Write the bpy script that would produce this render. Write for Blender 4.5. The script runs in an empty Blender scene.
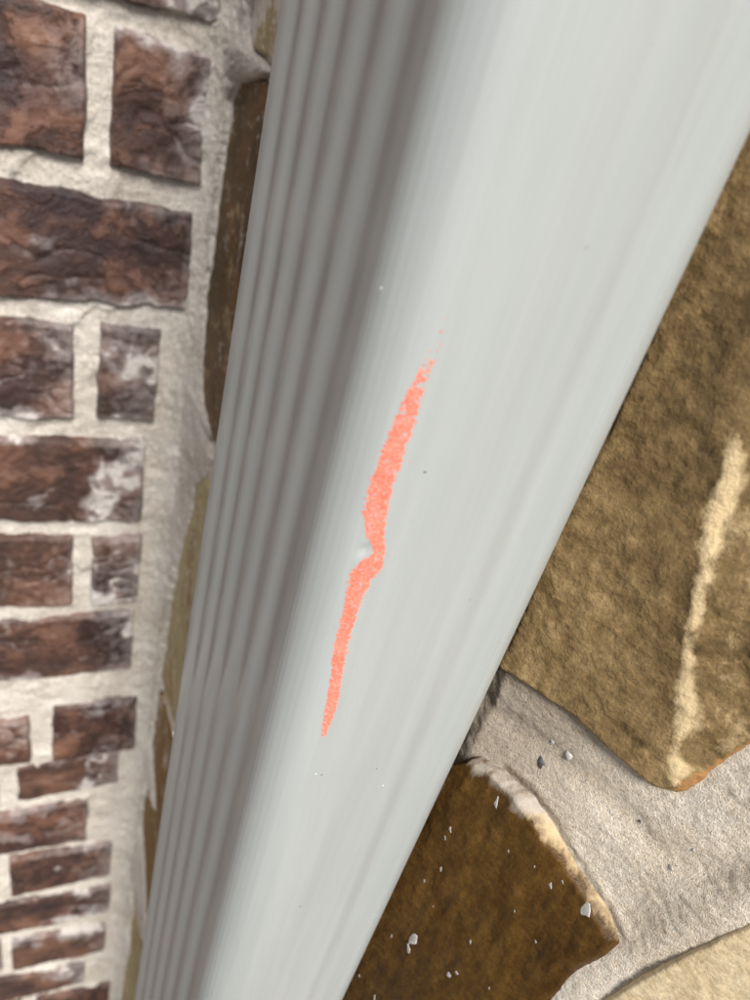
import bpy, math, random
import numpy as np
from mathutils import Matrix, Vector

# ---------------------------------------------------------------- camera
# World axes: X runs along the brick wall into the corner, Y along the stone wall into the corner, Z is up.
F_PX = 760.0
CAM_Z = 1.45
CX, CY = 375.0, 500.0
DOWN = np.array([-0.23710173, 0.80897696, 0.53790244])     # world axes seen in camera space (x right, y down, z forward)
BX = np.array([0.92319598, 0.01523157, 0.38402759])
SY = np.array([-0.30247637, -0.58764298, 0.75045571])
sc = bpy.context.scene
cam = bpy.data.cameras.new('camera')
cam_o = bpy.data.objects.new('camera', cam)
sc.collection.objects.link(cam_o)
sc.camera = cam_o
cam.sensor_fit = 'VERTICAL'; cam.sensor_height = 24.0
cam.lens = 24.0 * F_PX / 1000.0
cam.clip_start = 0.005; cam.clip_end = 500
M = Matrix.Identity(4)
for j, (col, sg) in enumerate(((0, 1), (1, -1), (2, -1))):
    M[0][j] = sg * BX[col]; M[1][j] = sg * SY[col]; M[2][j] = -sg * DOWN[col]
M[0][3] = 0; M[1][3] = 0; M[2][3] = CAM_Z
cam_o.matrix_world = M
cam.dof.use_dof = True
cam.dof.focus_distance = 0.172
cam.dof.aperture_fstop = 12.0

# ---------------------------------------------------------------- sky, sun, exposure
SUN_EL, SUN_AZ = 46.0, 1.0      # azimuth: degrees from -Y towards -X
sx = -math.sin(math.radians(SUN_AZ)) * math.cos(math.radians(SUN_EL))
sy = -math.cos(math.radians(SUN_AZ)) * math.cos(math.radians(SUN_EL))
sz = math.sin(math.radians(SUN_EL))
w = bpy.data.worlds.new('World'); sc.world = w; w.use_nodes = True
nt = w.node_tree
bg = nt.nodes['Background']
sky = nt.nodes.new('ShaderNodeTexSky'); sky.sky_type = 'NISHITA'; sky.sun_disc = False
sky.sun_elevation = math.radians(SUN_EL)
sky.sun_rotation = math.atan2(sx, sy)
sky.air_density = 0.5; sky.dust_density = 1.0; sky.ozone_density = 1.0
hs = nt.nodes.new('ShaderNodeHueSaturation'); hs.inputs['Saturation'].default_value = 0.5   # overcast: greyed sky
nt.links.new(sky.outputs[0], hs.inputs['Color']); nt.links.new(hs.outputs[0], bg.inputs[0])
bg.inputs[1].default_value = 0.05
sun = bpy.data.lights.new('sun', 'SUN'); sun.energy = 3.0; sun.angle = math.radians(25)
sun.color = (1.0, 0.965, 0.925)
sun_o = bpy.data.objects.new('sun', sun); sc.collection.objects.link(sun_o)
sun_o.rotation_euler = Vector((sx, sy, sz)).to_track_quat('Z', 'Y').to_euler()
sun_o.location = (-2, -4, 5)
sc.view_settings.view_transform = 'Standard'; sc.view_settings.look = 'None'
sc.view_settings.gamma = 1.0; sc.view_settings.use_curve_mapping = False
sc.view_settings.exposure = 1.36

# ---------------------------------------------------------------- helpers
S_BRICK = 0.450      # face plane of the bricks (Y)
B_STRIP = 0.082      # face plane of the stones in the corner (X)
B_NEAR = 0.095       # face plane of the stones beside the downspout (X)

def ray(x, y):
    v = np.array([x - CX, y - CY, F_PX])
    return np.array([v @ BX, v @ SY, -(v @ DOWN)])
def on_brick(x, y, s=S_BRICK):
    r = ray(x, y); k = s / r[1]; return (r[0] * k, CAM_Z + r[2] * k)
def on_stone(x, y, b=B_NEAR):
    k = stone_k(x, y, b); r = ray(x, y); return (r[1] * k, CAM_Z + r[2] * k)
SUN_LEAN = 0.64          # stone face beside the downspout turned sunward, an added tilt to brighten it
def stone_k(x, y, b):
    r = ray(x, y)
    return (b + SUN_LEAN * 0.099) / (r[0] + SUN_LEAN * r[1]) if b > 0.09 else b / r[0]
def XB(U): return BASE + SUN_LEAN * np.clip(0.099 - U, 0, 0.12)

def _hash(ix, iy, seed):
    n = (ix.astype(np.int64) * 374761393 + iy.astype(np.int64) * 668265263 + seed * 1442695041) & 0x7fffffff
    n = ((n ^ (n >> 13)) * 1274126177) & 0x7fffffff
    n = ((n ^ (n >> 16)) * 668265263) & 0x7fffffff
    return ((n ^ (n >> 15)) & 0xffff) / 65535.0
def vnoise(u, v, seed=0):
    iu = np.floor(u); iv = np.floor(v)
    fu = u - iu; fv = v - iv
    fu = fu * fu * fu * (fu * (fu * 6 - 15) + 10); fv = fv * fv * fv * (fv * (fv * 6 - 15) + 10)
    a = _hash(iu, iv, seed); b = _hash(iu + 1, iv, seed); c = _hash(iu, iv + 1, seed); d = _hash(iu + 1, iv + 1, seed)
    return (a * (1 - fu) + b * fu) * (1 - fv) + (c * (1 - fu) + d * fu) * fv
def fbm(u, v, scale, octv=4, seed=0, gain=0.5):
    t = np.zeros_like(u); amp = 1.0; tot = 0.0; f = scale
    ca, sa = 0.8, 0.6
    for i in range(octv):
        t = t + amp * vnoise(u * f + 17.3 * i, v * f + 5.1 * i, seed + i * 7)
        tot += amp; amp *= gain; f *= 2.03
        u, v = u * ca - v * sa, u * sa + v * ca
    return t / tot - 0.5          # about -0.5 .. 0.5
def sstep(x, a, b):
    t = np.clip((x - a) / (b - a), 0, 1); return t * t * (3 - 2 * t)
def poly_sd(U, V, poly):
    """signed distance, positive inside"""
    P = np.array(poly); n = len(P)
    d2 = np.full(U.shape, 1e9); ins = np.zeros(U.shape, bool)
    for i in range(n):
        ax, ay = P[i]; bx_, by_ = P[(i + 1) % n]
        ex, ey = bx_ - ax, by_ - ay
        t = np.clip(((U - ax) * ex + (V - ay) * ey) / (ex * ex + ey * ey + 1e-15), 0, 1)
        d2 = np.minimum(d2, (U - ax - t * ex) ** 2 + (V - ay - t * ey) ** 2)
        if ey != 0:
            c = ((ay > V) != (by_ > V)) & (U < ex * (V - ay) / ey + ax)
            ins ^= c
    d = np.sqrt(d2)
    return np.where(ins, d, -d)
def line_dist(U, V, pts):
    d2 = np.full(U.shape, 1e9)
    for (ax, ay), (bx_, by_) in zip(pts[:-1], pts[1:]):
        ex, ey = bx_ - ax, by_ - ay
        t = np.clip(((U - ax) * ex + (V - ay) * ey) / (ex * ex + ey * ey + 1e-15), 0, 1)
        d2 = np.minimum(d2, (U - ax - t * ex) ** 2 + (V - ay - t * ey) ** 2)
    return np.sqrt(d2)

def mesh_obj(name, co, faces, mat, parent=None, attrs=None, smooth=True):
    me = bpy.data.meshes.new(name)
    nv, nf = len(co), len(faces)
    me.vertices.add(nv); me.vertices.foreach_set('co', np.asarray(co, np.float32).ravel())
    k = faces.shape[1]
    me.loops.add(nf * k); me.loops.foreach_set('vertex_index', faces.astype(np.int32).ravel())
    me.polygons.add(nf)
    me.polygons.foreach_set('loop_start', np.arange(0, nf * k, k, dtype=np.int32))
    me.update(calc_edges=True)
    if smooth: me.polygons.foreach_set('use_smooth', np.ones(nf, bool))
    for an, av in (attrs or {}).items():
        a = me.attributes.new(an, 'FLOAT', 'POINT'); a.data.foreach_set('value', np.asarray(av, np.float32).ravel())
    me.materials.append(mat)
    me.validate()
    o = bpy.data.objects.new(name, me); sc.collection.objects.link(o)
    if parent: o.parent = parent
    return o
def grid_mesh(name, X, Y, Z, keep, mat, parent, attrs=None, flip=False):
    """X, Y, Z and keep are (n, m) arrays; quads with every corner kept become faces"""
    n, m = X.shape
    idx = np.arange(n * m).reshape(n, m)
    q = keep[:-1, :-1] & keep[1:, :-1] & keep[1:, 1:] & keep[:-1, 1:]
    a, b, c, d = idx[:-1, :-1][q], idx[1:, :-1][q], idx[1:, 1:][q], idx[:-1, 1:][q]
    F = np.stack([a, d, c, b] if flip else [a, b, c, d], 1)
    used = np.zeros(n * m, bool); used[F.ravel()] = True
    remap = np.cumsum(used) - 1
    co = np.stack([X.ravel(), Y.ravel(), Z.ravel()], 1)[used]
    at = {k: np.broadcast_to(v, X.shape).ravel()[used] for k, v in (attrs or {}).items()}
    return mesh_obj(name, co, remap[F], mat, parent, at)

def empty(name, loc, label, cat):
    o = bpy.data.objects.new(name, None); sc.collection.objects.link(o)
    o.location = loc; o['label'] = label; o['category'] = cat
    return o

# ---------------------------------------------------------------- materials
class NB:
    def __init__(self, name):
        self.m = bpy.data.materials.new(name); self.m.use_nodes = True
        self.t = self.m.node_tree; self.b = self.t.nodes['Principled BSDF']
        self.pos = self.t.nodes.new('ShaderNodeNewGeometry').outputs['Position']
    def n(self, ty, **kw):
        x = self.t.nodes.new(ty)
        for k, v in kw.items(): setattr(x, k, v)
        return x
    def put(self, sock, v):
        if isinstance(v, bpy.types.NodeSocket): self.t.links.new(v, sock)
        else: sock.default_value = v
    def noise(self, scale, detail=4, rough=0.55, vec=None, dist=0.0):
        x = self.n('ShaderNodeTexNoise'); self.put(x.inputs['Vector'], vec or self.pos)
        x.inputs['Scale'].default_value = scale; x.inputs['Detail'].default_value = detail
        x.inputs['Roughness'].default_value = rough; x.inputs['Distortion'].default_value = dist
        return x.outputs['Fac']
    def voro(self, scale, vec=None, out='Distance'):
        x = self.n('ShaderNodeTexVoronoi'); self.put(x.inputs['Vector'], vec or self.pos); x.inputs['Scale'].default_value = scale
        return x.outputs[out]
    def mapping(self, scale, rot=(0, 0, 0)):
        x = self.n('ShaderNodeMapping'); self.put(x.inputs['Vector'], self.pos)
        x.inputs['Scale'].default_value = scale; x.inputs['Rotation'].default_value = rot
        return x.outputs[0]
    def ramp(self, f, stops):
        x = self.n('ShaderNodeValToRGB'); self.put(x.inputs[0], f)
        e = x.color_ramp.elements
        while len(e) < len(stops): e.new(0.5)
        for el, (p, c) in zip(e, stops):
            el.position = p; el.color = (c, c, c, 1) if isinstance(c, (int, float)) else (*c, 1)
        return x.outputs[0]
    def mix(self, f, a, b, mode='MIX'):
        x = self.n('ShaderNodeMix', data_type='RGBA', blend_type=mode)
        self.put(x.inputs[0], f)
        for i, v in ((6, a), (7, b)):
            self.put(x.inputs[i], (*v, 1) if isinstance(v, tuple) and len(v) == 3 else v)
        return x.outputs[2]
    def math(self, op, a, b=0.0, clamp=False):
        x = self.n('ShaderNodeMath', operation=op, use_clamp=clamp)
        self.put(x.inputs[0], a); self.put(x.inputs[1], b); return x.outputs[0]
    def attr(self, name):
        return self.n('ShaderNodeAttribute', attribute_name=name).outputs['Fac']
    def bump(self, h, dist, strength=1.0, normal=None):
        x = self.n('ShaderNodeBump'); self.put(x.inputs['Height'], h)
        x.inputs['Distance'].default_value = dist; x.inputs['Strength'].default_value = strength
        if normal: self.put(x.inputs['Normal'], normal)
        return x.outputs[0]
    def done(self, col, rough=0.7, spec=0.5, normal=None):
        self.put(self.b.inputs['Base Color'], col); self.put(self.b.inputs['Roughness'], rough)
        self.b.inputs['Specular IOR Level'].default_value = spec
        if normal: self.put(self.b.inputs['Normal'], normal)
        return self.m

def brick_material():
    k = NB('fired_brick')
    tone = k.attr('tone'); wht = k.attr('white'); lay = k.attr('layer'); dark = k.attr('dark')
    n1 = k.noise(38, 7, 0.62, dist=0.6); n2 = k.noise(210, 5, 0.6); n3 = k.noise(900, 3, 0.6)
    a = k.math('ADD', n1, k.math('MULTIPLY', k.math('SUBTRACT', lay, 0.5), 0.5))
    a = k.math('ADD', a, k.math('MULTIPLY', k.math('SUBTRACT', n2, 0.5), 0.35))
    col = k.ramp(a, [(0.28, (.030, .016, .013)), (0.44, (.078, .037, .027)), (0.48, (.120, .056, .038)), (0.60, (.155, .076, .050)), (0.66, (.195, .100, .066)), (0.9, (.26, .135, .09))])
    col = k.mix(tone, col, k.mix(0.6, col, (.09, .055, .04)))
    col = k.mix(dark, col, (.024, .014, .016))
    # grey-violet haze of old mortar wash, then thick white smears
    wn = k.math('ADD', wht, k.math('MULTIPLY', k.math('SUBTRACT', n2, 0.5), 0.9))
    wn = k.math('ADD', wn, k.math('MULTIPLY', k.math('SUBTRACT', n1, 0.5), 0.8))
    haze = k.ramp(wn, [(0.25, 0.0), (0.85, 0.6)])
    col = k.mix(haze, col, (.43, .385, .37))
    thick = k.ramp(wn, [(0.80, 0.0), (1.12, 0.8)])
    col = k.mix(thick, col, (.60, .56, .52))
    rough = k.ramp(n2, [(0.3, 0.42), (0.7, 0.7)])
    h = k.math('ADD', k.math('MULTIPLY', n2, 0.8), k.math('MULTIPLY', n3, 0.6))
    h = k.math('ADD', h, k.math('MULTIPLY', k.ramp(a, [(0.44, 0.0), (0.48, 1.0)]), 0.35))
    return k.done(col, rough, 0.45, k.bump(h, 0.0014, 0.9))

def mortar_material(name, c0, c1, c2, fine=1.0, shade_stain=None):
    k = NB(name)
    n1 = k.noise(30, 5, 0.6); n2 = k.noise(420 * fine, 5, 0.65); n3 = k.noise(1500 * fine, 3, 0.6)
    a = k.math('ADD', k.math('MULTIPLY', n1, 0.5), k.math('MULTIPLY', n2, 0.5))
    col = k.ramp(a, [(0.34, c0), (0.5, c1), (0.66, c2)])
    v = k.voro(330 * fine)
    pits = k.ramp(k.math('ADD', v, k.math('MULTIPLY', n2, 0.5)), [(0.22, 1.0), (0.36, 0.0)])
    col = k.mix(k.math('MULTIPLY', pits, 0.35), col, (.16, .13, .10))
    grain = k.ramp(k.voro(900 * fine, out='Color'), [(0.0, 0.66), (0.35, 1.0), (1.0, 1.25)])
    col = k.mix(0.8, col, grain, 'MULTIPLY')
    if shade_stain:
        st = k.attr('shade_stain')
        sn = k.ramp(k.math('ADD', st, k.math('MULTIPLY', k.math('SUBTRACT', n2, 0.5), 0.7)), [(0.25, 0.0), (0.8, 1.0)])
        col = k.mix(sn, col, k.mix(n1, shade_stain, tuple(x * 1.7 for x in shade_stain)))
    h = k.math('ADD', k.math('MULTIPLY', n2, 0.75), k.math('MULTIPLY', n3, 0.8))
    h = k.math('SUBTRACT', h, k.math('MULTIPLY', pits, 0.6))
    return k.done(col, 0.92, 0.25, k.bump(h, 0.0019 / fine, 1.0))

def stone_material(name, stops, streak=0.0, gloss=0.65, ochre=(.55, .42, .22), white=(.55, .5, .45), relief=1.0, spec=0.3, rust=(.24, .11, .035)):
    k = NB(name)
    vec = k.mapping((1, 1, 1 - 0.82 * streak), (0.12, 0, 0)) if streak else k.pos
    n1 = k.noise(26, 6, 0.62, vec, 0.5); n2 = k.noise(260, 6, 0.66, vec); n3 = k.noise(1400, 3, 0.6); n4 = k.noise(620, 4, 0.7)
    a = k.math('ADD', k.math('MULTIPLY', n1, 0.55), k.math('MULTIPLY', n2, 0.45))
    col = k.ramp(a, stops)
    sp = k.ramp(n4, [(0.36, 0.55), (0.5, 1.0), (0.68, 1.35)])
    col = k.mix(0.42, col, sp, 'MULTIPLY')
    gr = k.ramp(k.voro(1500, out='Color'), [(0.0, 0.75), (1.0, 1.2)])
    col = k.mix(0.5, col, gr, 'MULTIPLY')
    rf = k.ramp(k.math('ADD', k.attr('rust'), k.math('MULTIPLY', k.math('SUBTRACT', n2, 0.5), 0.8)), [(0.3, 0.0), (0.8, 0.85)])
    col = k.mix(rf, col, k.mix(n4, tuple(x * 0.6 for x in rust), tuple(x * 1.4 for x in rust)))
    om = k.ramp(k.math('ADD', k.attr('ochre'), k.math('MULTIPLY', k.math('SUBTRACT', n2, 0.5), 1.2)), [(0.35, 0.0), (0.75, 0.9)])
    col = k.mix(om, col, k.mix(n4, tuple(x * 0.75 for x in ochre), tuple(min(1, x * 1.25) for x in ochre)))
    wm = k.ramp(k.math('ADD', k.attr('white'), k.math('MULTIPLY', k.math('SUBTRACT', n2, 0.5), 1.1)), [(0.4, 0.0), (0.8, 0.95)])
    col = k.mix(wm, col, k.mix(n4, tuple(x * 0.7 for x in white), tuple(min(1, x * 1.2) for x in white)))
    h = k.math('ADD', k.math('MULTIPLY', n2, 1.0), k.math('ADD', k.math('MULTIPLY', n4, 0.6), k.math('MULTIPLY', n3, 0.22)))
    rg = k.ramp(n2, [(0.3, gloss - 0.12), (0.7, gloss + 0.15)])
    return k.done(col, rg, spec, k.bump(h, 0.0007 * relief, 0.9))

def metal_paint():
    k = NB('grey_enamel_paint')
    vec = k.mapping((1, 1, 0.006)); n1 = k.noise(700, 3, 0.6, vec); n2 = k.noise(26, 4, 0.5); n3 = k.noise(2600, 2, 0.5)
    col = k.mix(n2, (.385, .412, .402), (.41, .436, .425))
    spk = k.ramp(k.noise(500, 2, 0.5), [(0.765, 0.0), (0.79, 0.5)])
    col = k.mix(spk, col, (.30, .31, .31))
    stv = k.mapping((1, 1, 0.035)); dust = k.ramp(k.noise(170, 5, 0.65, stv), [(0.35, 0.93), (0.65, 1.04)])
    col = k.mix(1.0, col, dust, 'MULTIPLY')
    h = k.math('ADD', k.math('MULTIPLY', n1, 1.0), k.math('MULTIPLY', n3, 0.12))
    rg = k.ramp(n2, [(0.3, 0.34), (0.7, 0.42)])
    return k.done(col, rg, 0.5, k.bump(h, 0.00006, 0.8))

def plain(name, col, rough=0.7, spec=0.4, var=0.25, scale=600):
    k = NB(name)
    n = k.ramp(k.noise(scale, 4, 0.6), [(0.3, 1 - var), (0.7, 1 + var * 0.6)])
    return k.done(k.mix(1.0, col, n, 'MULTIPLY'), rough, spec, k.bump(k.noise(scale * 2, 3), 0.0003, 0.6))

def crayon_material():
    k = NB('coral_crayon')
    n = k.noise(2600, 3, 0.6); n2 = k.noise(500, 3, 0.6)
    a = k.math('ADD', k.math('MULTIPLY', n, 0.7), k.math('MULTIPLY', n2, 0.3))
    return k.done(k.ramp(a, [(0.33, (.70, .15, .10)), (0.5, (.86, .225, .155)), (0.68, (.90, .38, .30))]), 0.85, 0.2, k.bump(n, 0.0002, 0.6))

MAT = {
    'brick': brick_material(),
    'mortar': mortar_material('brick_mortar', (.52, .46, .39), (.70, .64, .56), (.84, .79, .72)),
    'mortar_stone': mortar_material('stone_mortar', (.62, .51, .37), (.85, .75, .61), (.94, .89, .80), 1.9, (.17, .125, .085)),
    'tan': stone_material('tan_sandstone', [(0.34, (.088, .056, .023)), (0.45, (.18, .117, .048)), (0.54, (.265, .178, .078)), (0.66, (.42, .295, .145))], 0.35, 0.7, (.78, .60, .34), (.62, .55, .46), rust=(.42, .21, .075)),
    'brown': stone_material('brown_ironstone', [(0.34, (.022, .011, .003)), (0.45, (.058, .027, .005)), (0.57, (.105, .052, .010)), (0.72, (.18, .095, .024))], 0.8, 0.45, (.62, .47, .27), (.42, .37, .31), 0.8, 0.3),
    'cream': stone_material('cream_sandstone', [(0.3, (.56, .42, .24)), (0.5, (.74, .60, .38)), (0.72, (.86, .74, .52))], 0.0, 0.75, (.45, .28, .12), (.75, .7, .62), 0.6),
    'rust': stone_material('rust_sandstone', [(0.3, (.15, .07, .025)), (0.5, (.34, .18, .075)), (0.72, (.52, .32, .15))], 0.0, 0.7, (.6, .4, .2), (.7, .6, .5), 1.2),
    'umber': stone_material('umber_stone', [(0.3, (.05, .030, .014)), (0.48, (.13, .080, .036)), (0.7, (.22, .145, .07))], 0.3, 0.6, (.5, .38, .2), (.6, .55, .48), 1.0),
    'olive': stone_material('olive_sandstone', [(0.3, (.27, .21, .10)), (0.5, (.43, .35, .19)), (0.72, (.58, .49, .30))], 0.2, 0.7, (.6, .5, .3), (.68, .62, .54), 0.6),
    'amber': stone_material('amber_sandstone', [(0.3, (.14, .080, .025)), (0.5, (.23, .14, .05)), (0.72, (.33, .215, .09))], 0.2, 0.65, (.5, .38, .2), (.68, .62, .54), 0.6),
    'metal': metal_paint(),
    'chalk': crayon_material(),
    'fleck': plain('white_paint_fleck', (.86, .82, .76), 0.7, 0.3, 0.12),
    'grit': plain('grey_grit', (.10, .10, .105), 0.5, 0.5, 0.5, 1400),
    'grit_pale': plain('pale_grit', (.52, .50, .46), 0.6, 0.4, 0.3, 1400),
}

# ---------------------------------------------------------------- ground
kg = NB('bare_earth')
g1 = kg.noise(3, 6); g2 = kg.noise(60, 5)
kg_m = kg.done(kg.mix(g2, kg.ramp(g1, [(0.3, (.05, .04, .028)), (0.7, (.10, .085, .06))]), (.07, .06, .04)), 0.95, 0.2, kg.bump(g2, 0.01, 0.8))
gx = np.concatenate([-np.geomspace(150, 1.2, 14), np.linspace(-1, 1, 41), np.geomspace(1.2, 150, 14)])
GX, GY = np.meshgrid(gx, gx, indexing='ij')
near = np.exp(-(GX ** 2 + GY ** 2) / 4)
g = grid_mesh('ground', GX, GY, 0.012 * fbm(GX, GY, 3.0, 3, 5) * near, np.ones_like(GX, bool), kg_m, None)
g['kind'] = 'structure'

# ---------------------------------------------------------------- brick wall
rng = random.Random(7)
WALL_TOP = 2.52
brick_wall = empty('brick_wall', (-0.4, S_BRICK + 0.05, 0), 'weathered dark red-brown brick wall with pale smeared mortar, left of the downspout', 'wall')
def wall_child(o, wall):
    o.parent = wall; o.matrix_parent_inverse = Matrix.Translation(wall.location).inverted(); return o

def brick_mesh(poly, res, seed, tone=0.3, haze=0.35, dark_edge=0.0, recess=0.0, end=True):
    P = np.array(poly); u0, v0 = P.min(0) - 0.006; u1, v1 = P.max(0) + 0.006
    U, V = np.meshgrid(np.arange(u0, u1, res), np.arange(v0, v1, res), indexing='ij')
    wu = U + 0.0026 * fbm(U, V, 60, 3, seed + 1); wv = V + 0.0040 * fbm(U, V, 60, 4, seed + 2)
    d = poly_sd(wu, wv, poly)
    a = fbm(wu, wv * 1.35, 26, 5, seed + 3)
    lay = a * 7.0 + 3.0; st = np.floor(lay) + sstep(lay - np.floor(lay), 0.62, 0.95)
    flake = (st - 3.0)                                     # flaky terraces
    crease = np.abs(fbm(wu * 1.0, wv * 1.6, 17, 3, seed + 9)); fold = np.exp(-(crease / 0.022) ** 2)
    fine = fbm(U, V, 260, 3, seed + 4)
    tilt = (rng.random() - 0.5) * 0.02 * (U - P[:, 0].mean()) + (rng.random() - 0.5) * 0.03 * (V - P[:, 1].mean())
    H = 0.0048 + 0.0006 * flake + 0.0010 * fbm(U, V, 18, 2, seed + 6) + 0.0008 * fine - 0.0011 * fold + tilt - recess
    H = H * 1.0
    edge = sstep(d, -0.0036, 0.0008)
    H = -0.011 * (1 - edge) + H * edge
    right = P[:, 0].max()
    wht = haze * (0.42 * sstep(U, right - 0.055, right - 0.006) * (1.0 if end else 0.2) + 0.32 * np.exp(-np.clip(d, 0, 1) / 0.0042)
                  + 0.9 * sstep(fbm(U, V, 34, 4, seed + 12), 0.06, 0.28) + 0.55 * sstep(fold, 0.4, 1.0) * sstep(fbm(U, V, 30, 3, seed + 14), -0.05, 0.2)) + 0.02
    drk = 0.55 * sstep(fbm(U, V, 24, 4, seed + 20), 0.05, 0.16) + dark_edge * np.exp(-np.clip(P[:, 1].max() - V, 0, 1) / 0.02)
    lyr = np.clip(0.5 + 0.16 * flake, 0, 1)
    keep = d > -0.0046
    return U, V, H, keep, {'tone': np.full_like(U, tone), 'white': wht, 'layer': lyr, 'dark': np.clip(drk, 0, 0.9)}
def put_brick(poly, res, seed, **kw):
    U, V, H, keep, at = brick_mesh(poly, res, seed, **kw)
    return wall_child(grid_mesh('brick', U, S_BRICK + 0.0048 - H, V, keep, MAT['brick'], brick_wall, at), brick_wall)

# bricks the photograph shows: (left, right, top-left, top-right, bottom-left, bottom-right) in mm, tone, haze
seen = [
    (-182, 70, 36, 32, -27, -31, .3, .9),
    (-190, 8, -44, -41, -103, -106, .05, .28), (23, 69, -42, -47, -107, -109, .15, .78),
    (-84, 69, -123, -127, -189, -183, .25, .62),
    (-190, 6, -203, -202, -267, -265, .3, .75), (22, 56, -200, -199, -263, -262, .5, .85),
    (-86, 53, -283, -281, -346, -347, .4, .85),
    (-192, 9, -362, -362, -426, -425, .4, .55), (24, 56, -363, -362, -427, -424, .6, .95),
    (-88, 55, -444, -436, -507, -498, .35, .85),
    (-222, -21, -556, -555, -614, -606, .3, .35), (-1, 65, -544, -539, -612, -606, .2, .6),
    (-30, 54, -619, -613, -668, -660, .5, 1.0),
    (-84, 29, -686, -677, -746, -742, .15, .6),
    (-38, 54, -758, -755, -823, -812, .4, 1.0), (-240, -52, -762, -760, -824, -823, .4, .8),
    (-86, 57, -841, -836, -897, -888, .35, .9),
    (-39, 56, -916, -920, -977, -974, .7, .7), (-240, -52, -916, -917, -977, -977, .4, .8),
    (-86, 35, -997, -1003, -1050, -1045, .8, .6),
    (-240, -46, -620, -620, -668, -668, .4, .8),
]
for i, (l, r, tl, tr, bl, br, tone, hz) in enumerate(seen):
    z = lambda q: CAM_Z + q / 1000.0
    poly = [(l / 1000, z(bl)), (r / 1000 + 0.001, z(br)), (r / 1000, z(tr)), (l / 1000, z(tl))]
    put_brick(poly, 0.0011, 100 + i * 31, tone=tone, haze=hz, dark_edge=0.3 if i in (3, 9) else 0.0, recess=0.004 if i in (12, 20) else 0.0)
# the rest of the wall, out of the picture: shared plain brick meshes
BL, BH, JT = 0.192, 0.063, 0.016
protos = []
for vseed in range(4):
    U, V, H, keep, at = brick_mesh([(0, 0), (BL, 0), (BL, BH), (0, BH)], 0.004, 900 + vseed * 13, tone=0.2 + 0.15 * vseed, haze=0.6, end=False)
    protos.append(grid_mesh('brick', U, 0.0048 - H, V, keep, MAT['brick'], None, at))
first = [True] * 4
def far_brick(l, r, zb):
    v = rng.randrange(4); p = protos[v]
    if first[v]: o = p; first[v] = False
    else: o = p.copy(); sc.collection.objects.link(o)
    o.location = (l, S_BRICK, zb); o.scale = ((r - l) / BL, 1, 1)
    wall_child(o, brick_wall)
LEFT = -0.85
rows = []
zt = CAM_Z - 0.030
for i in range(1, 14): rows.append((zt + 0.080 * i - BH, i, None)) if i > 1 else None
tops = [36, -44, -123, -203, -283, -362, -444, -555, -619, -686, -760, -841, -917, -1000]
starts = [-182, -190, -84, -190, -86, -192, -88, -222, -240, -84, -240, -86, -240, -86]
for t, s0 in zip(tops, starts): rows.append((CAM_Z + t / 1000 - BH, 0, s0 / 1000 - JT))
zz = CAM_Z - 1.066
while zz - BH > 0.0:
    rows.append((zz - BH, len(rows), None)); zz -= 0.080
for zb, par, right in rows:
    if right is None: x = 0.068 if par % 2 else 0.068 - 0.10
    else: x = right
    if right is None and x < 0.05:
        far_brick(x + JT, 0.068, zb)
    while x > LEFT + 0.05:
        l = max(LEFT, x - BL); far_brick(l, x, zb); x = l - JT
for v in range(4):
    if first[v]: bpy.data.objects.remove(protos[v])

# mortar bed of the brick wall
ub = np.concatenate([np.arange(LEFT - 0.01, -0.07, 0.012), np.arange(-0.07, 0.098, 0.0011)])
vb = np.concatenate([np.arange(-0.02, CAM_Z - 1.10, 0.012), np.arange(CAM_Z - 1.10, CAM_Z + 0.04, 0.0013), np.arange(CAM_Z + 0.05, WALL_TOP, 0.012)])
U, V = np.meshgrid(ub, vb, indexing='ij')
Hm = -0.0016 + 0.0034 * fbm(U, V, 22, 3, 41) + 0.0026 * fbm(U, V, 120, 3, 43) + 0.0010 * fbm(U, V, 480, 2, 45)
Hm += 0.002 * sstep(fbm(U, V, 45, 3, 47), 0.02, 0.2)
wall_child(grid_mesh('mortar_bed', U, S_BRICK + 0.0048 - Hm, V, np.ones_like(U, bool), MAT['mortar'], brick_wall), brick_wall)
# wall core behind the mortar bed, so that the wall has its thickness
def box_obj(name, a, b, mat, parent):
    (x0, y0, z0), (x1, y1, z1) = a, b
    co = [(x0, y0, z0), (x1, y0, z0), (x1, y1, z0), (x0, y1, z0), (x0, y0, z1), (x1, y0, z1), (x1, y1, z1), (x0, y1, z1)]
    fs = np.array([(0, 3, 2, 1), (4, 5, 6, 7), (0, 1, 5, 4), (1, 2, 6, 5), (2, 3, 7, 6), (3, 0, 4, 7)])
    return mesh_obj(name, co, fs, mat, parent, smooth=False)
wall_child(box_obj('wall_core', (LEFT - 0.01, S_BRICK + 0.016, -0.02), (0.35, S_BRICK + 0.11, WALL_TOP), MAT['mortar'], brick_wall), brick_wall)

# mortar fillet that fills the corner between brick ends and stones
edge_px = [(300, -60), (254, 0), (250, 30), (252, 52), (263, 62), (268, 70), (258, 78), (240, 84), (229, 112), (220, 165), (214, 225), (207, 300), (203, 360), (203, 405),
           (207, 428), (212, 440), (211, 460), (206, 476), (196, 488), (188, 522), (180, 560), (172, 600), (163, 640), (155, 662), (151, 700), (146, 742), (142, 768), (147, 796),
           (155, 806), (156, 812), (142, 820), (133, 838), (131, 880), (135, 918), (146, 930), (144, 942), (129, 952), (122, 972), (119, 1000), (112, 1060)]
E_ = np.array([on_stone(x, y, B_STRIP - 0.0005) for x, y in edge_px])
E_ = E_[np.argsort(E_[:, 1])]
vz = np.concatenate([np.arange(-0.02, CAM_Z - 1.10, 0.012), np.arange(CAM_Z - 1.10, CAM_Z + 0.04, 0.0011), np.arange(CAM_Z + 0.05, WALL_TOP, 0.012)])
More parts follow.
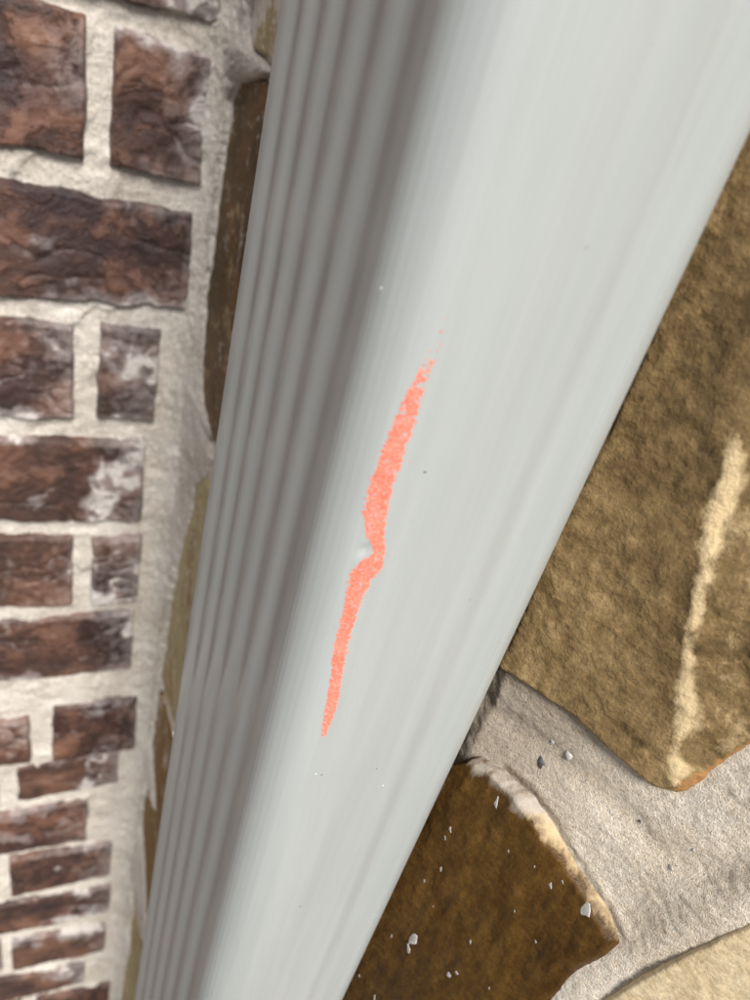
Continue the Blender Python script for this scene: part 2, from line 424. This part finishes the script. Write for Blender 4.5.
se = np.interp(vz, E_[:, 1], E_[:, 0])
mid = (vz > E_[0, 1]) & (vz < E_[-1, 1])
se = np.where(mid, se, 0.425 + 0.02 * fbm(vz, vz * 0, 9, 3, 3))
se = np.clip(se, 0.25, 0.446) + 0.005 * fbm(vz, vz * 0 + 1.0, 90, 3, 8) + 0.003 * fbm(vz, vz * 0 + 2.0, 400, 2, 9)
T = np.linspace(0, 1, 72)
ctrl_t = np.array([0, 0.28, 0.5, 0.88, 0.96, 1.0])
Xf = np.zeros((len(vz), len(T))); Yf = np.zeros_like(Xf); Zf = np.repeat(vz[:, None], len(T), 1)
for i, e in enumerate(se):
    Xf[i] = np.interp(T, ctrl_t, [0.040, 0.068, 0.0755, B_STRIP - 0.0022, B_STRIP - 0.0006, B_STRIP + 0.010])
    Yf[i] = np.interp(T, ctrl_t, [0.4610, 0.4545, 0.4475, e + 0.002, e, e - 0.0005])
for _ in range(6):      # round the bends
    Xf[:, 1:-4] = (Xf[:, :-5] + Xf[:, 1:-4] * 2 + Xf[:, 2:-3]) / 4; Yf[:, 1:-4] = (Yf[:, :-5] + Yf[:, 1:-4] * 2 + Yf[:, 2:-3]) / 4
TT = np.repeat(T[None, :], len(vz), 0) * 0.06
nz = 0.0052 * fbm(TT, Zf, 24, 3, 61) + 0.0030 * fbm(TT, Zf, 130, 3, 63) + 0.0018 * fbm(TT, Zf, 520, 2, 65)
fade = 1 - 0.75 * sstep(T, 0.8, 0.96)[None, :]
Xf -= 0.6 * nz * fade; Yf -= 0.8 * nz * fade
wall_child(grid_mesh('corner_mortar', Xf, Yf, Zf, np.ones_like(Xf, bool), MAT['mortar'], brick_wall, flip=True), brick_wall)

# ---------------------------------------------------------------- stone wall
stone_wall = empty('stone_wall', (0.15, -0.2, 0), 'rubble stone wall of brown and tan stones, right of and behind the downspout', 'wall')
BASE = 0.099
def stone_grid(poly, res, seed, face, edge_w=0.006, rough=1.0, warp=0.003, back=-0.030):
    P = np.array(poly); u0, v0 = P.min(0) - 0.004; u1, v1 = P.max(0) + 0.004
    U, V = np.meshgrid(np.arange(u0, u1, res), np.arange(v0, v1, res), indexing='ij')
    wu = U + warp * fbm(U, V, 60, 4, seed + 1); wv = V + warp * fbm(U, V, 60, 4, seed + 2)
    d = poly_sd(wu, wv, poly)
    H = (BASE - face) + rough * (0.010 * fbm(U, V, 13, 3, seed + 3) + 0.0022 * fbm(U, V, 60, 4, seed + 4) + 0.0009 * fbm(U, V, 420, 3, seed + 5))
    e = np.sqrt(np.clip(sstep(d, -0.001, edge_w), 0, 1))
    H = back * (1 - e) * 0.5 + H * e
    return U, V, H, d, d > -0.003
def put_stone(U, V, H, keep, mat, at, name='stone'):
    base = {'ochre': 0.0, 'white': 0.0, 'rust': 0.0}
    base.update(at)
    base = {k: np.broadcast_to(np.asarray(v, float), U.shape) for k, v in base.items()}
    return wall_child(grid_mesh(name, XB(U) - H, U, V, keep, MAT[mat], stone_wall, base, flip=True), stone_wall)
px = lambda pts, b=B_NEAR: [on_stone(x, y, b) for x, y in pts]

# big tan stone beside the downspout, with its pale broken ridge
A = px([(560, -160), (400, 480), (440, 640), (470, 664), (497, 681), (532, 702), (566, 727), (600, 757), (630, 783), (652, 803), (690, 810), (725, 808), (770, 801), (890, 740), (930, 300), (900, -160)])
U, V, H, d, keep = stone_grid(A, 0.00055, 11, 0.0935, 0.005, 0.8, 0.0016)
ridge = px([(733, 395), (737, 405), (744, 440), (737, 480), (723, 530), (712, 580), (701, 640), (692, 700), (686, 755), (682, 792)])
rd = line_dist(U + 0.0012 * fbm(U, V, 150, 3, 77), V + 0.002 * fbm(U, V, 90, 3, 78), ridge)
R_ = np.array(ridge); R_ = R_[np.argsort(R_[:, 1])]
su = np.interp(V, R_[:, 1], R_[:, 0]) - U       # positive on the near side of the ridge
chip = px([(655, 801), (675, 790), (702, 770), (730, 752), (762, 732), (890, 640)]); cz = np.array(chip); cz = cz[np.argsort(cz[:, 0])]
below = np.interp(U, cz[:, 0], cz[:, 1]) - V + 0.0012 * fbm(U, V, 130, 3, 87)          # under the break line
below = np.where(U > cz[-1, 0], -0.01, below)
H -= 0.5 * np.clip(below, 0, 0.008)
H += 0.0003 * np.exp(-(rd / 0.0012) ** 2) - 0.0020 * sstep(su, 0.0, 0.008) + 0.0030 * fbm(U, V, 140, 4, 80) * sstep(su, 0.0, 0.004)
och = sstep(ridge[0][1] - V, -0.002, 0.014) * (0.72 + 0.9 * fbm(U, V, 160, 3, 85)) * np.exp(-(rd / (0.0014 + 0.0018 * np.clip(fbm(U, V, 60, 2, 86) + 0.2, 0, 1))) ** 2) + 0.42 * sstep(su, 0.001, 0.005) * (0.6 + 1.2 * fbm(U, V, 90, 3, 81)) + 0.15 * sstep(fbm(U, V, 40, 4, 82), 0.05, 0.25)
rus = 0.28 * sstep(fbm(U, V, 30, 3, 83), 0.0, 0.25) + 1.0 * sstep(below, -0.0004, 0.0006)
och = och * (1 - 0.8 * sstep(below, -0.0004, 0.0006))
whA = 0.35 * np.exp(-np.clip(d, 0, 1) / 0.0012) + 0.3 * sstep(su, 0.002, 0.006) * sstep(fbm(U, V, 70, 4, 84), 0.0, 0.25)
put_stone(U, V, H, keep, 'tan', {'ochre': och, 'rust': rus, 'white': whA})
# dark brown stone at the bottom
Bp = px([(290, 1130), (300, 960), (420, 775), (446, 757), (470, 752), (500, 768), (530, 795), (552, 830), (575, 868), (600, 905), (623, 943), (612, 958), (590, 970), (565, 998), (470, 1130)])
U, V, H, d, keep = stone_grid(Bp, 0.00055, 37, 0.0930, 0.0020, 0.55, 0.0022)
H += 0.0016 * fbm(U * 1.6, V * 0.35, 150, 4, 38)
top = px([(420, 775), (446, 757), (470, 752), (500, 768), (530, 795)]); right = px([(530, 795), (552, 830), (575, 868), (600, 905), (623, 943)])
td = line_dist(U, V + 0.005 * fbm(U * 2.2, V * 0.4, 160, 3, 39), top); rd = line_dist(U, V, right)
whB = (0.88 + 1.1 * fbm(U * 2.0, V * 0.5, 140, 3, 40)) * np.exp(-(td / 0.0058) ** 2) + 0.35 * np.exp(-(rd / 0.0010) ** 2)
ochB = 0.75 * np.exp(-(rd / 0.0018) ** 2) + 0.22 * np.exp(-(td / 0.010) ** 2)
stB = put_stone(U, V, H, keep, 'brown', {'white': whB, 'ochre': ochB, 'rust': 0.12})
# pale cream stone at the bottom right
Cp = px([(450, 1190), (570, 1012), (600, 984), (622, 968), (660, 947), (700, 927), (750, 900), (880, 835), (960, 1190)])
U, V, H, d, keep = stone_grid(Cp, 0.0005, 53, 0.0945, 0.004, 0.35, 0.0015)
H = H + sstep(d, -0.001, 0.001) * 0.05 * (U - 0.030)
line = px([(560, 1010), (622, 985), (700, 955), (760, 935)])
ld = line_dist(U + 0.002 * fbm(U, V, 80, 3, 55), V + 0.002 * fbm(U, V, 80, 3, 56), line)
put_stone(U, V, H, keep, 'cream', {'ochre': 0.30 * np.exp(-np.clip(d, 0, 1) / 0.003) + 0.35 * sstep(fbm(U, V, 60, 4, 57), 0.1, 0.3) * np.exp(-(ld / 0.004) ** 2), 'white': 0.25})

# stones that show in the gap between the corner mortar and the downspout
def zpx(x, y): return on_stone(x, y, B_STRIP)[1]
strip = [
    ([(.455, zpx(270, -70)), (.19, zpx(270, -70)), (.19, zpx(265, 58)), (.455, zpx(256, 60))], 'olive', 0.7),
    ([(.455, zpx(262, 72)), (.19, zpx(262, 72)), (.19, zpx(214, 438)), (.455, zpx(208, 434))], 'umber', 0.2),
    ([(.455, zpx(205, 470)), (.19, zpx(206, 466)), (.19, zpx(176, 742)), on_stone(176, 736, B_STRIP), on_stone(163, 690, B_STRIP), on_stone(156, 652, B_STRIP), (.455, zpx(150, 648))], 'olive', 0.25),
    ([(.455, zpx(150, 652)), on_stone(154, 656, B_STRIP), on_stone(161, 694, B_STRIP), on_stone(173, 742, B_STRIP), (.19, zpx(173, 748)), (.19, zpx(158, 806)), (.455, zpx(150, 808))], 'amber', 0.3),
    ([(.455, zpx(150, 815)), (.19, zpx(157, 813)), (.19, zpx(142, 932)), (.455, zpx(136, 928))], 'amber', 0.05),
    ([(.455, zpx(140, 946)), (.19, zpx(140, 944)), (.19, zpx(120, 1080)), (.455, zpx(120, 1080))], 'olive', 0.15),
]
for i, (poly, mat, wh) in enumerate(strip):
    U, V, H, d, keep = stone_grid(poly, 0.0012, 200 + 17 * i, B_STRIP, 0.004, 0.4, 0.002)
    H += 0.0014 * fbm(U, V, 260, 3, 240 + i)
    put_stone(U, V, H, keep, mat, {'white': wh * 1.3 * (0.35 + sstep(fbm(U, V, 60, 4, 210 + i), -0.05, 0.25)) + 0.5 * sstep(fbm(U, V, 330, 2, 260 + i), 0.2, 0.32), 'rust': 0.1 + 0.5 * sstep(fbm(U, V, 45, 3, 270 + i), 0.0, 0.2), 'ochre': 0.5 * sstep(fbm(U, V, 70, 3, 280 + i), 0.05, 0.25)})

# the rest of the stone wall, out of the picture
mats = ['tan', 'umber', 'olive', 'cream', 'rust', 'amber', 'brown']
rs = random.Random(21)
zlo = 0.0; Z0, Z1 = CAM_Z - 0.37, CAM_Z + 0.16
SEEN_LO = zpx(120, 1080) - 0.01; SEEN_HI = zpx(270, -70) + 0.01
near_lo = min(p[1] for p in Bp + Cp) - 0.01; near_hi = max(p[1] for p in A) + 0.01
near_s0 = min(p[0] for p in A + Cp) - 0.008; near_s1 = 0.186
cnt = 0
while zlo < WALL_TOP - 0.05:
    hh = rs.uniform(0.075, 0.135); zhi = min(zlo + hh, WALL_TOP)
    s = 0.455
    while s > -1.0:
        wd = rs.uniform(0.10, 0.24); s2 = s - wd
        a0, a1 = s2, s
        if zhi > SEEN_LO and zlo < SEEN_HI: a1 = min(a1, 0.186)
        if zhi > near_lo and zlo < near_hi and a1 > near_s0: a1 = min(a1, near_s0)
        if a1 - a0 > 0.045:
            j = lambda q: rs.uniform(-q, q)
            g_ = 0.006
            poly = [(a0 + g_ + j(.006), zlo + g_ + j(.006)), ((a0 + a1) / 2 + j(.02), zlo + g_ + j(.008)), (a1 - g_ + j(.006), zlo + g_ + j(.006)), (a1 - g_ + j(.006), zhi - g_ + j(.006)), ((a0 + a1) / 2 + j(.02), zhi - g_ + j(.008)), (a0 + g_ + j(.006), zhi - g_ + j(.006))]
            U, V, H, d, keep = stone_grid(poly, 0.005, 1000 + cnt * 11, rs.uniform(0.088, 0.096), 0.010, 1.0, 0.006)
            put_stone(U, V, H, keep, rs.choice(mats), {'white': 0.25, 'rust': 0.15}); cnt += 1
        s = s2
    zlo = zhi

# smaller stones that fill what is left round the big ones
zz = near_lo - 0.02
while zz < near_hi:
    hh = rs.uniform(0.045, 0.075); s = near_s1
    while s > near_s0 - 0.03:
        wd = rs.uniform(0.05, 0.09); a0, a1 = s - wd, s; z0, z1 = zz, zz + hh
        gu, gv = np.meshgrid(np.linspace(a0, a1, 9), np.linspace(z0, z1, 9))
        free = np.ones_like(gu, bool)
        for P_ in (A, Bp, Cp): free &= poly_sd(gu, gv, P_) < -0.005
        if free.all() and z0 > near_lo and z1 < near_hi:
            j = lambda q: rs.uniform(-q, q)
            poly = [(a0 + .005 + j(.004), z0 + .005 + j(.004)), (a1 - .005 + j(.004), z0 + .005 + j(.004)), (a1 - .005 + j(.004), z1 - .005 + j(.004)), (a0 + .005 + j(.004), z1 - .005 + j(.004))]
            U, V, H, d, keep = stone_grid(poly, 0.003, 3000 + cnt * 11, rs.uniform(0.0915, 0.095), 0.008, 0.6, 0.005)
            put_stone(U, V, H, keep, rs.choice(mats), {'white': 0.25, 'rust': 0.15}); cnt += 1
            s = a0
        else: s -= 0.02
    zz += hh

# mortar of the stone wall
us = np.concatenate([np.arange(-1.0, -0.01, 0.012), np.arange(-0.01, 0.125, 0.0006), np.arange(0.13, 0.47, 0.006)])
vs = np.concatenate([np.arange(-0.02, CAM_Z - 0.34, 0.012), np.arange(CAM_Z - 0.34, CAM_Z - 0.06, 0.0007), np.arange(CAM_Z - 0.06, WALL_TOP, 0.012)])
U, V = np.meshgrid(us, vs, indexing='ij')
fine = sstep(V, CAM_Z - 0.35, CAM_Z - 0.33)
Hs = 0.0026 + 0.0036 * fbm(U, V, 24, 2, 317) + 0.0006 * fbm(U, V, 110, 3, 303) + 0.0006 * fbm(U, V, 650, 2, 305)
joint = line_dist(U, V, px([(470, 700), (530, 745), (590, 790), (650, 850), (700, 870), (760, 850)]))
lip = line_dist(U + 0.001 * fbm(U, V, 150, 3, 307), V + 0.001 * fbm(U, V, 150, 3, 308), px([(505, 770), (535, 797), (557, 830), (580, 868), (605, 905), (625, 940)]))
Hs += 0.0012 * (0.5 + 1.5 * fbm(U, V, 200, 3, 309)) * np.exp(-(lip / 0.0016) ** 2) - 0.0012 * np.exp(-(joint / 0.004) ** 2)
ctop = line_dist(U, V, px([(570, 1012), (600, 984), (622, 968), (660, 947), (700, 927), (750, 900), (880, 835)]))
Hs += 0.0028 * np.exp(-(ctop / 0.006) ** 2)
Hs = np.where(U > 0.2, Hs + 0.012, Hs)
shade_stain = 0.52 * sstep(U, 0.058, 0.094) * np.exp(-((V - (CAM_Z - 0.12)) / 0.05) ** 2) + 0.08  # brown tone beside the downspout is shade painted into the mortar colour
shade_stain = shade_stain + 0.35 * np.exp(-(lip / 0.0012) ** 2)
wall_child(grid_mesh('mortar_bed', XB(U) - Hs, U, V, np.ones_like(U, bool), MAT['mortar_stone'], stone_wall, {'shade_stain': shade_stain}, flip=True), stone_wall)
wall_child(box_obj('wall_core', (0.207, -1.0, -0.02), (0.36, S_BRICK + 0.014, WALL_TOP), MAT['mortar'], stone_wall), stone_wall)

# flecks of white paint on the brown stone, grit in the mortar
def blob(name, ctr, nrm_axis, size, seed, mat, parent, flat=0.4, elong=1.0, rot=0.0):
    r = np.random.RandomState(seed); n, m = 9, 6
    co = []; fs = []
    lob = 1 + 0.6 * (r.rand(n) - 0.5) * 2
    for k in range(m):
        ph = (k / (m - 1)) * math.pi * 0.5
        for q in range(n):
            th = 2 * math.pi * q / n; rr = size * lob[q] * math.cos(ph * 0.98)
            p, t = rr * math.cos(th) * elong, rr * math.sin(th)
            p, t = p * math.cos(rot) - t * math.sin(rot), p * math.sin(rot) + t * math.cos(rot)
            hgt = size * flat * math.sin(ph) - 0.3 * size * flat * (k == 0)
            c = (ctr[0] - hgt, ctr[1] + p, ctr[2] + t) if nrm_axis == 0 else (ctr[0] + p, ctr[1] - hgt, ctr[2] + t)
            co.append(c)
    for k in range(m - 1):
        for q in range(n):
            a, b = k * n + q, k * n + (q + 1) % n
            fs.append((a, b, b + n, a + n) if nrm_axis == 1 else (a, a + n, b + n, b))
    return mesh_obj(name, co, np.array(fs), mat, parent)
def surf_x(o_mesh, s, z):        # X of the stone face nearest to (s, z)
    me = o_mesh.data; n = len(me.vertices); a = np.empty(n * 3, np.float32); me.vertices.foreach_get('co', a); a = a.reshape(-1, 3)
    return float(a[np.argmin((a[:, 1] - s) ** 2 + (a[:, 2] - z) ** 2), 0])
flecks = [(502, 801, 4.2, 2.2, 1.3), (457, 827, 3.0, 1.4, .6), (452, 836, 2.4, 1.5, .3), (446, 867, 3.0, 1.7, 1.2), (422, 936, 7.0, 2.2, 1.5), (417, 945, 4.2, 1.6, 1.2), (399, 934, 2.4, 1.3, 1),
          (478, 940, 2.5, 1.2, .4), (459, 971, 3.4, 1.8, 2.0), (467, 969, 3.4, 1.9, 2.3), (380, 995, 2.8, 1.6, 1.2), (365, 974, 2.2, 1.1, 0), (589, 906, 9.0, 1.3, 1.2), (553, 883, 3.4, 1.6, .8),
          (566, 880, 2.2, 1.5, .4), (540, 865, 2.0, 1.2, .6), (515, 850, 1.7, 1.2, 1.6), (430, 880, 1.8, 1.3, .9), (540, 940, 1.8, 1.3, .2), (500, 985, 2.0, 1.4, 1.4), (440, 905, 1.4, 1.1, 0), (520, 910, 1.4, 1.2, 1.)]
for i, (x, y, r_, el, ro) in enumerate(flecks):
    s_, z_ = on_stone(x, y, 0.0945); dep = stone_k(x, y, 0.0945) * F_PX
    o = blob('paint_fleck', (surf_x(stB, s_, z_) - 0.0001, s_, z_), 0, 0.5 * r_ * dep / F_PX * 1.5, 70 + i, MAT['fleck'], None, 0.10, el, ro)
    o.parent = stB
mb = [o for o in stone_wall.children if o.name.startswith('mortar_bed')][0]
for x, y, r_, mt in ((535, 763, 6.0, 'grit'), (561, 755, 7.0, 'grit_pale'), (634, 822, 2.5, 'grit'), (690, 850, 2.2, 'rust_grit'), (604, 812, 2.5, 'grit_pale'), (545, 742, 2.6, 'grit_pale'), (668, 868, 3.0, 'grit_pale')):
    s_, z_ = on_stone(x, y, 0.096); dep = stone_k(x, y, 0.096) * F_PX
    o = blob('pebble', (surf_x(mb, s_, z_) + 0.0001, s_, z_), 0, 0.9 * r_ * dep / F_PX, 170 + int(x), MAT['grit_pale' if mt == 'rust_grit' else mt], None, 0.5, 1.15, 0.5)
    o.parent = mb

# ---------------------------------------------------------------- downspout
DB0, DB1, DS0, DS1, RAD = 0.0410, 0.0885, 0.0905, 0.1908, 0.0062
spout = empty('downspout', ((DB0 + DB1) / 2, (DS0 + DS1) / 2, 0), 'light grey ribbed metal downspout with a coral crayon mark, standing in the wall corner', 'downspout')
def g_(x, c, w_): return np.exp(-((x - c) / w_) ** 2)
def profile():
    """closed outline of the pipe, as points with outward normals"""
    P, N = [], []
    def side(a, b, n, hf, cnt):
        for t in np.linspace(0, 1, cnt, endpoint=False):
            p = a + (b - a) * t; P.append(p + n * hf(p)); N.append(n)
    def corner(c, a0, cnt, rad=RAD):
        for t in np.linspace(0, math.pi / 2, cnt, endpoint=False):
            a = a0 + t; n = np.array([math.cos(a), math.sin(a)])
            rip = 0.0
            if rad != RAD: rip = 0.000008 * math.sin(t * 41) + 0.000006 * math.sin(t * 97 + 1) + front(c + n * rad) * n[0] ** 4
            P.append(c + n * (rad + rip)); N.append(n)
    x0, x1, y0, y1, r = DB0, DB1, DS0, DS1, RAD; RN = 0.0105
    # bright side (normal -Y), left to right, then back, then far side, then ribbed front (normal -X)
    def bright(p):
        x = p[0]
        return (-0.00140 * g_(x, 0.0662, 0.0048) - 0.00150 * g_(x, 0.0757, 0.0040)
                + 0.0011 * math.sin(math.pi * (x - x0 - RN) / (x1 - r - x0 - RN)) ** 2 + 0.000012 * math.sin((x - x0) * 5200) * g_(x, x0 + 0.012, 0.004))
    def front(p):
        y = p[1]; h = 0.0
        for c in (0.1112, 0.1266, 0.1421, 0.1577, 0.1735): h -= 0.0011 * g_(y, c + 0.0005, 0.0046)
        return h
    side(np.array([x0 + RN, y0]), np.array([x1 - r, y0]), np.array([0, -1.0]), bright, 260)
    corner(np.array([x1 - r, y0 + r]), -math.pi / 2, 18)
    side(np.array([x1, y0 + r]), np.array([x1, y1 - r]), np.array([1.0, 0]), lambda p: 0.0, 12)
    corner(np.array([x1 - r, y1 - r]), 0, 14)
    side(np.array([x1 - r, y1]), np.array([x0 + r, y1]), np.array([0, 1.0]), lambda p: 0.0, 12)
    corner(np.array([x0 + r, y1 - r]), math.pi / 2, 18)
    side(np.array([x0, y1 - r]), np.array([x0, y0 + RN]), np.array([-1.0, 0]), front, 200)
    corner(np.array([x0 + RN, y0 + RN]), math.pi, 80, RN)
    return np.array(P), np.array(N)
PP, NN = profile()
r = ray(366, 553); kd = DS0 / r[1]; DENT = (r[0] * kd, CAM_Z + r[2] * kd)
zr = np.unique(np.round(np.concatenate([np.arange(0.0, CAM_Z - 0.8, 0.05), np.arange(CAM_Z - 0.8, CAM_Z + 0.08, 0.008), np.arange(DENT[1] - 0.008, DENT[1] + 0.008, 0.00035), np.arange(CAM_Z + 0.09, 2.45, 0.05)]), 5))
def wave(x, z): return 0.00022 * fbm(np.atleast_1d(x * 1.0), np.atleast_1d(z), 16, 2, 5)
def dent(x, z):
    q = ((x - DENT[0]) / 0.0009) ** 2 + ((z - DENT[1] - 0.7 * (x - DENT[0])) / 0.0013) ** 2
    q2 = ((x - DENT[0] - 0.0016) / 0.0007) ** 2 + ((z - DENT[1] + 0.0006) / 0.0018) ** 2
    return -0.00035 * np.exp(-q) + 0.00004 * np.exp(-q2)
npf = len(PP)
PX_ = np.repeat(PP[None, :, 0], len(zr), 0); PY_ = np.repeat(PP[None, :, 1], len(zr), 0); PZ_ = np.repeat(zr[:, None], npf, 1)
off = 0.00018 * fbm(PX_ + PY_ * 0.8, PZ_, 9, 2, 5) * np.abs(NN[None, :, :]).max(2)
off = off + np.where(NN[None, :, 1] < -0.7, dent(PX_, PZ_), 0)
PX_ = PX_ + NN[None, :, 0] * off; PY_ = PY_ + NN[None, :, 1] * off
idx = np.arange(len(zr) * npf).reshape(len(zr), npf); nx = np.roll(idx, -1, 1)
Fq = np.stack([idx[:-1].ravel(), nx[:-1].ravel(), nx[1:].ravel(), idx[1:].ravel()], 1)
pipe = mesh_obj('pipe', np.stack([PX_.ravel(), PY_.ravel(), PZ_.ravel()], 1), Fq, MAT['metal'])
wall_child(pipe, spout)
# height of the bright side over its plane, for what is drawn on it
br = NN[:, 1] < -0.7
bx_s = PP[br][:, 0]; by_s = PP[br][:, 1]; so = np.argsort(bx_s); bx_s = bx_s[so]; by_s = by_s[so]
def face_y(x, z):
    base = np.interp(x, bx_s, by_s)
    o = 0.00018 * fbm(x + base * 0.8, z, 9, 2, 5) + dent(x, z)
    return base - o

# crayon mark: centre line and width in the photograph, projected on the bright side
mk = [(448, 316, 9, .02), (442, 332, 12, .26), (434, 354, 14, .40), (425, 376, 16, .58), (416, 396, 18, .76), (409.5, 415, 21, .88), (397, 450, 21, 1), (384, 486, 22.5, 1), (376, 520, 24, 1), (376.5, 536, 20, 1), (379, 553, 12.5, 1),
      (372, 566, 27, 1), (362, 580, 24, 1), (355, 600, 17.5, 1), (352, 612, 16, 1), (346, 632, 13.5, 1), (340.5, 652, 14, 1), (337.5, 674, 12, 1), (333, 700, 12.5, 1), (327, 722, 10.5, .98), (324.5, 733, 6, .85)]
cl = []
for x, y, wd, st in mk:
    r = ray(x, y); k = DS0 / r[1]
    rl = ray(x - wd / 2, y); rr_ = ray(x + wd / 2, y)
    cl.append((r[0] * k, CAM_Z + r[2] * k, (rr_[0] * DS0 / rr_[1] - rl[0] * DS0 / rl[1]), st))
cl = np.array(cl)[::-1]
mu = np.arange(cl[:, 0].min() - 0.005, cl[:, 0].max() + 0.005, 0.00013); mv = np.arange(cl[:, 1].min() - 0.001, cl[:, 1].max() + 0.001, 0.00015)
U, V = np.meshgrid(mu, mv, indexing='ij')
o_ = np.argsort(cl[:, 1]); C_ = cl[o_]
cxm = np.interp(V, C_[:, 1], C_[:, 0]); wdm = np.interp(V, C_[:, 1], C_[:, 2]); stm = np.interp(V, C_[:, 1], C_[:, 3])
edge = np.abs(U - cxm) / (wdm * 0.52 + 1e-9)
gr = fbm(U, V * 0.8, 3300, 2, 401); lg = fbm(U, V, 700, 3, 405)
val = stm - 0.46 - sstep(edge + 0.45 * lg, 0.55, 1.12) * 1.0 + 1.35 * gr + 0.7 * lg
notch = ((U - DENT[0] + 0.0002) / 0.0014) ** 2 + ((V - DENT[1] - 0.0001) / 0.0019) ** 2
keep = (val > 0.0) & (notch > 1.0 + 0.8 * lg) & (edge < 1.5)
Hc = 0.00005 + 0.00010 * np.clip(fbm(U, V, 1500, 2, 409) + 0.25, 0, 1)
mark = grid_mesh('crayon_mark', U, face_y(U, V) - Hc, V, keep, MAT['chalk'], None)
mark.parent = pipe
mark['label'] = 'coral pink crayon streak drawn over a small dent'
# chips and droplets on the paint
def on_face(x, y):
    r = ray(x, y); k = DS0 / r[1]; X = r[0] * k; Z = CAM_Z + r[2] * k
    return X, float(face_y(np.array([X]), np.array([Z]))[0]), Z, k
for i, (x, y, r_, mt) in enumerate(((425, 472, 2.2, 'grit'), (322, 775, 1.6, 'grit'), (316, 774, 1.3, 'fleck'), (377, 770, 1.3, 'grit'), (383, 786, 1.7, 'fleck'), (410, 462, 1.5, 'chalk'), (347.5, 653, 2.4, 'chalk'), (300, 905, 1.3, 'grit'), (470, 600, 1.0, 'grit'))):
    X, Y, Z, k = on_face(x, y)
    o = blob('paint_speck', (X, Y, Z), 1, 0.6 * r_ * k, 30 + i, MAT[mt], None, 0.35, 1.2, i)
    o.parent = pipe
for i, (x, y, r_, b_) in enumerate(((381, 288, 3.0, DB0), (172, 734, 3.0, DB0))):
    r = ray(x, y); k = b_ / r[0]
    P = (b_, r[1] * k, CAM_Z + r[2] * k)
    o = blob('paint_speck', (P[0] + 0.0004 * i, P[1], P[2]), 0, 0.6 * r_ * k, 60 + i, MAT['fleck'], None, 0.4, 1.0 + i, 0.8)
    o.parent = pipe
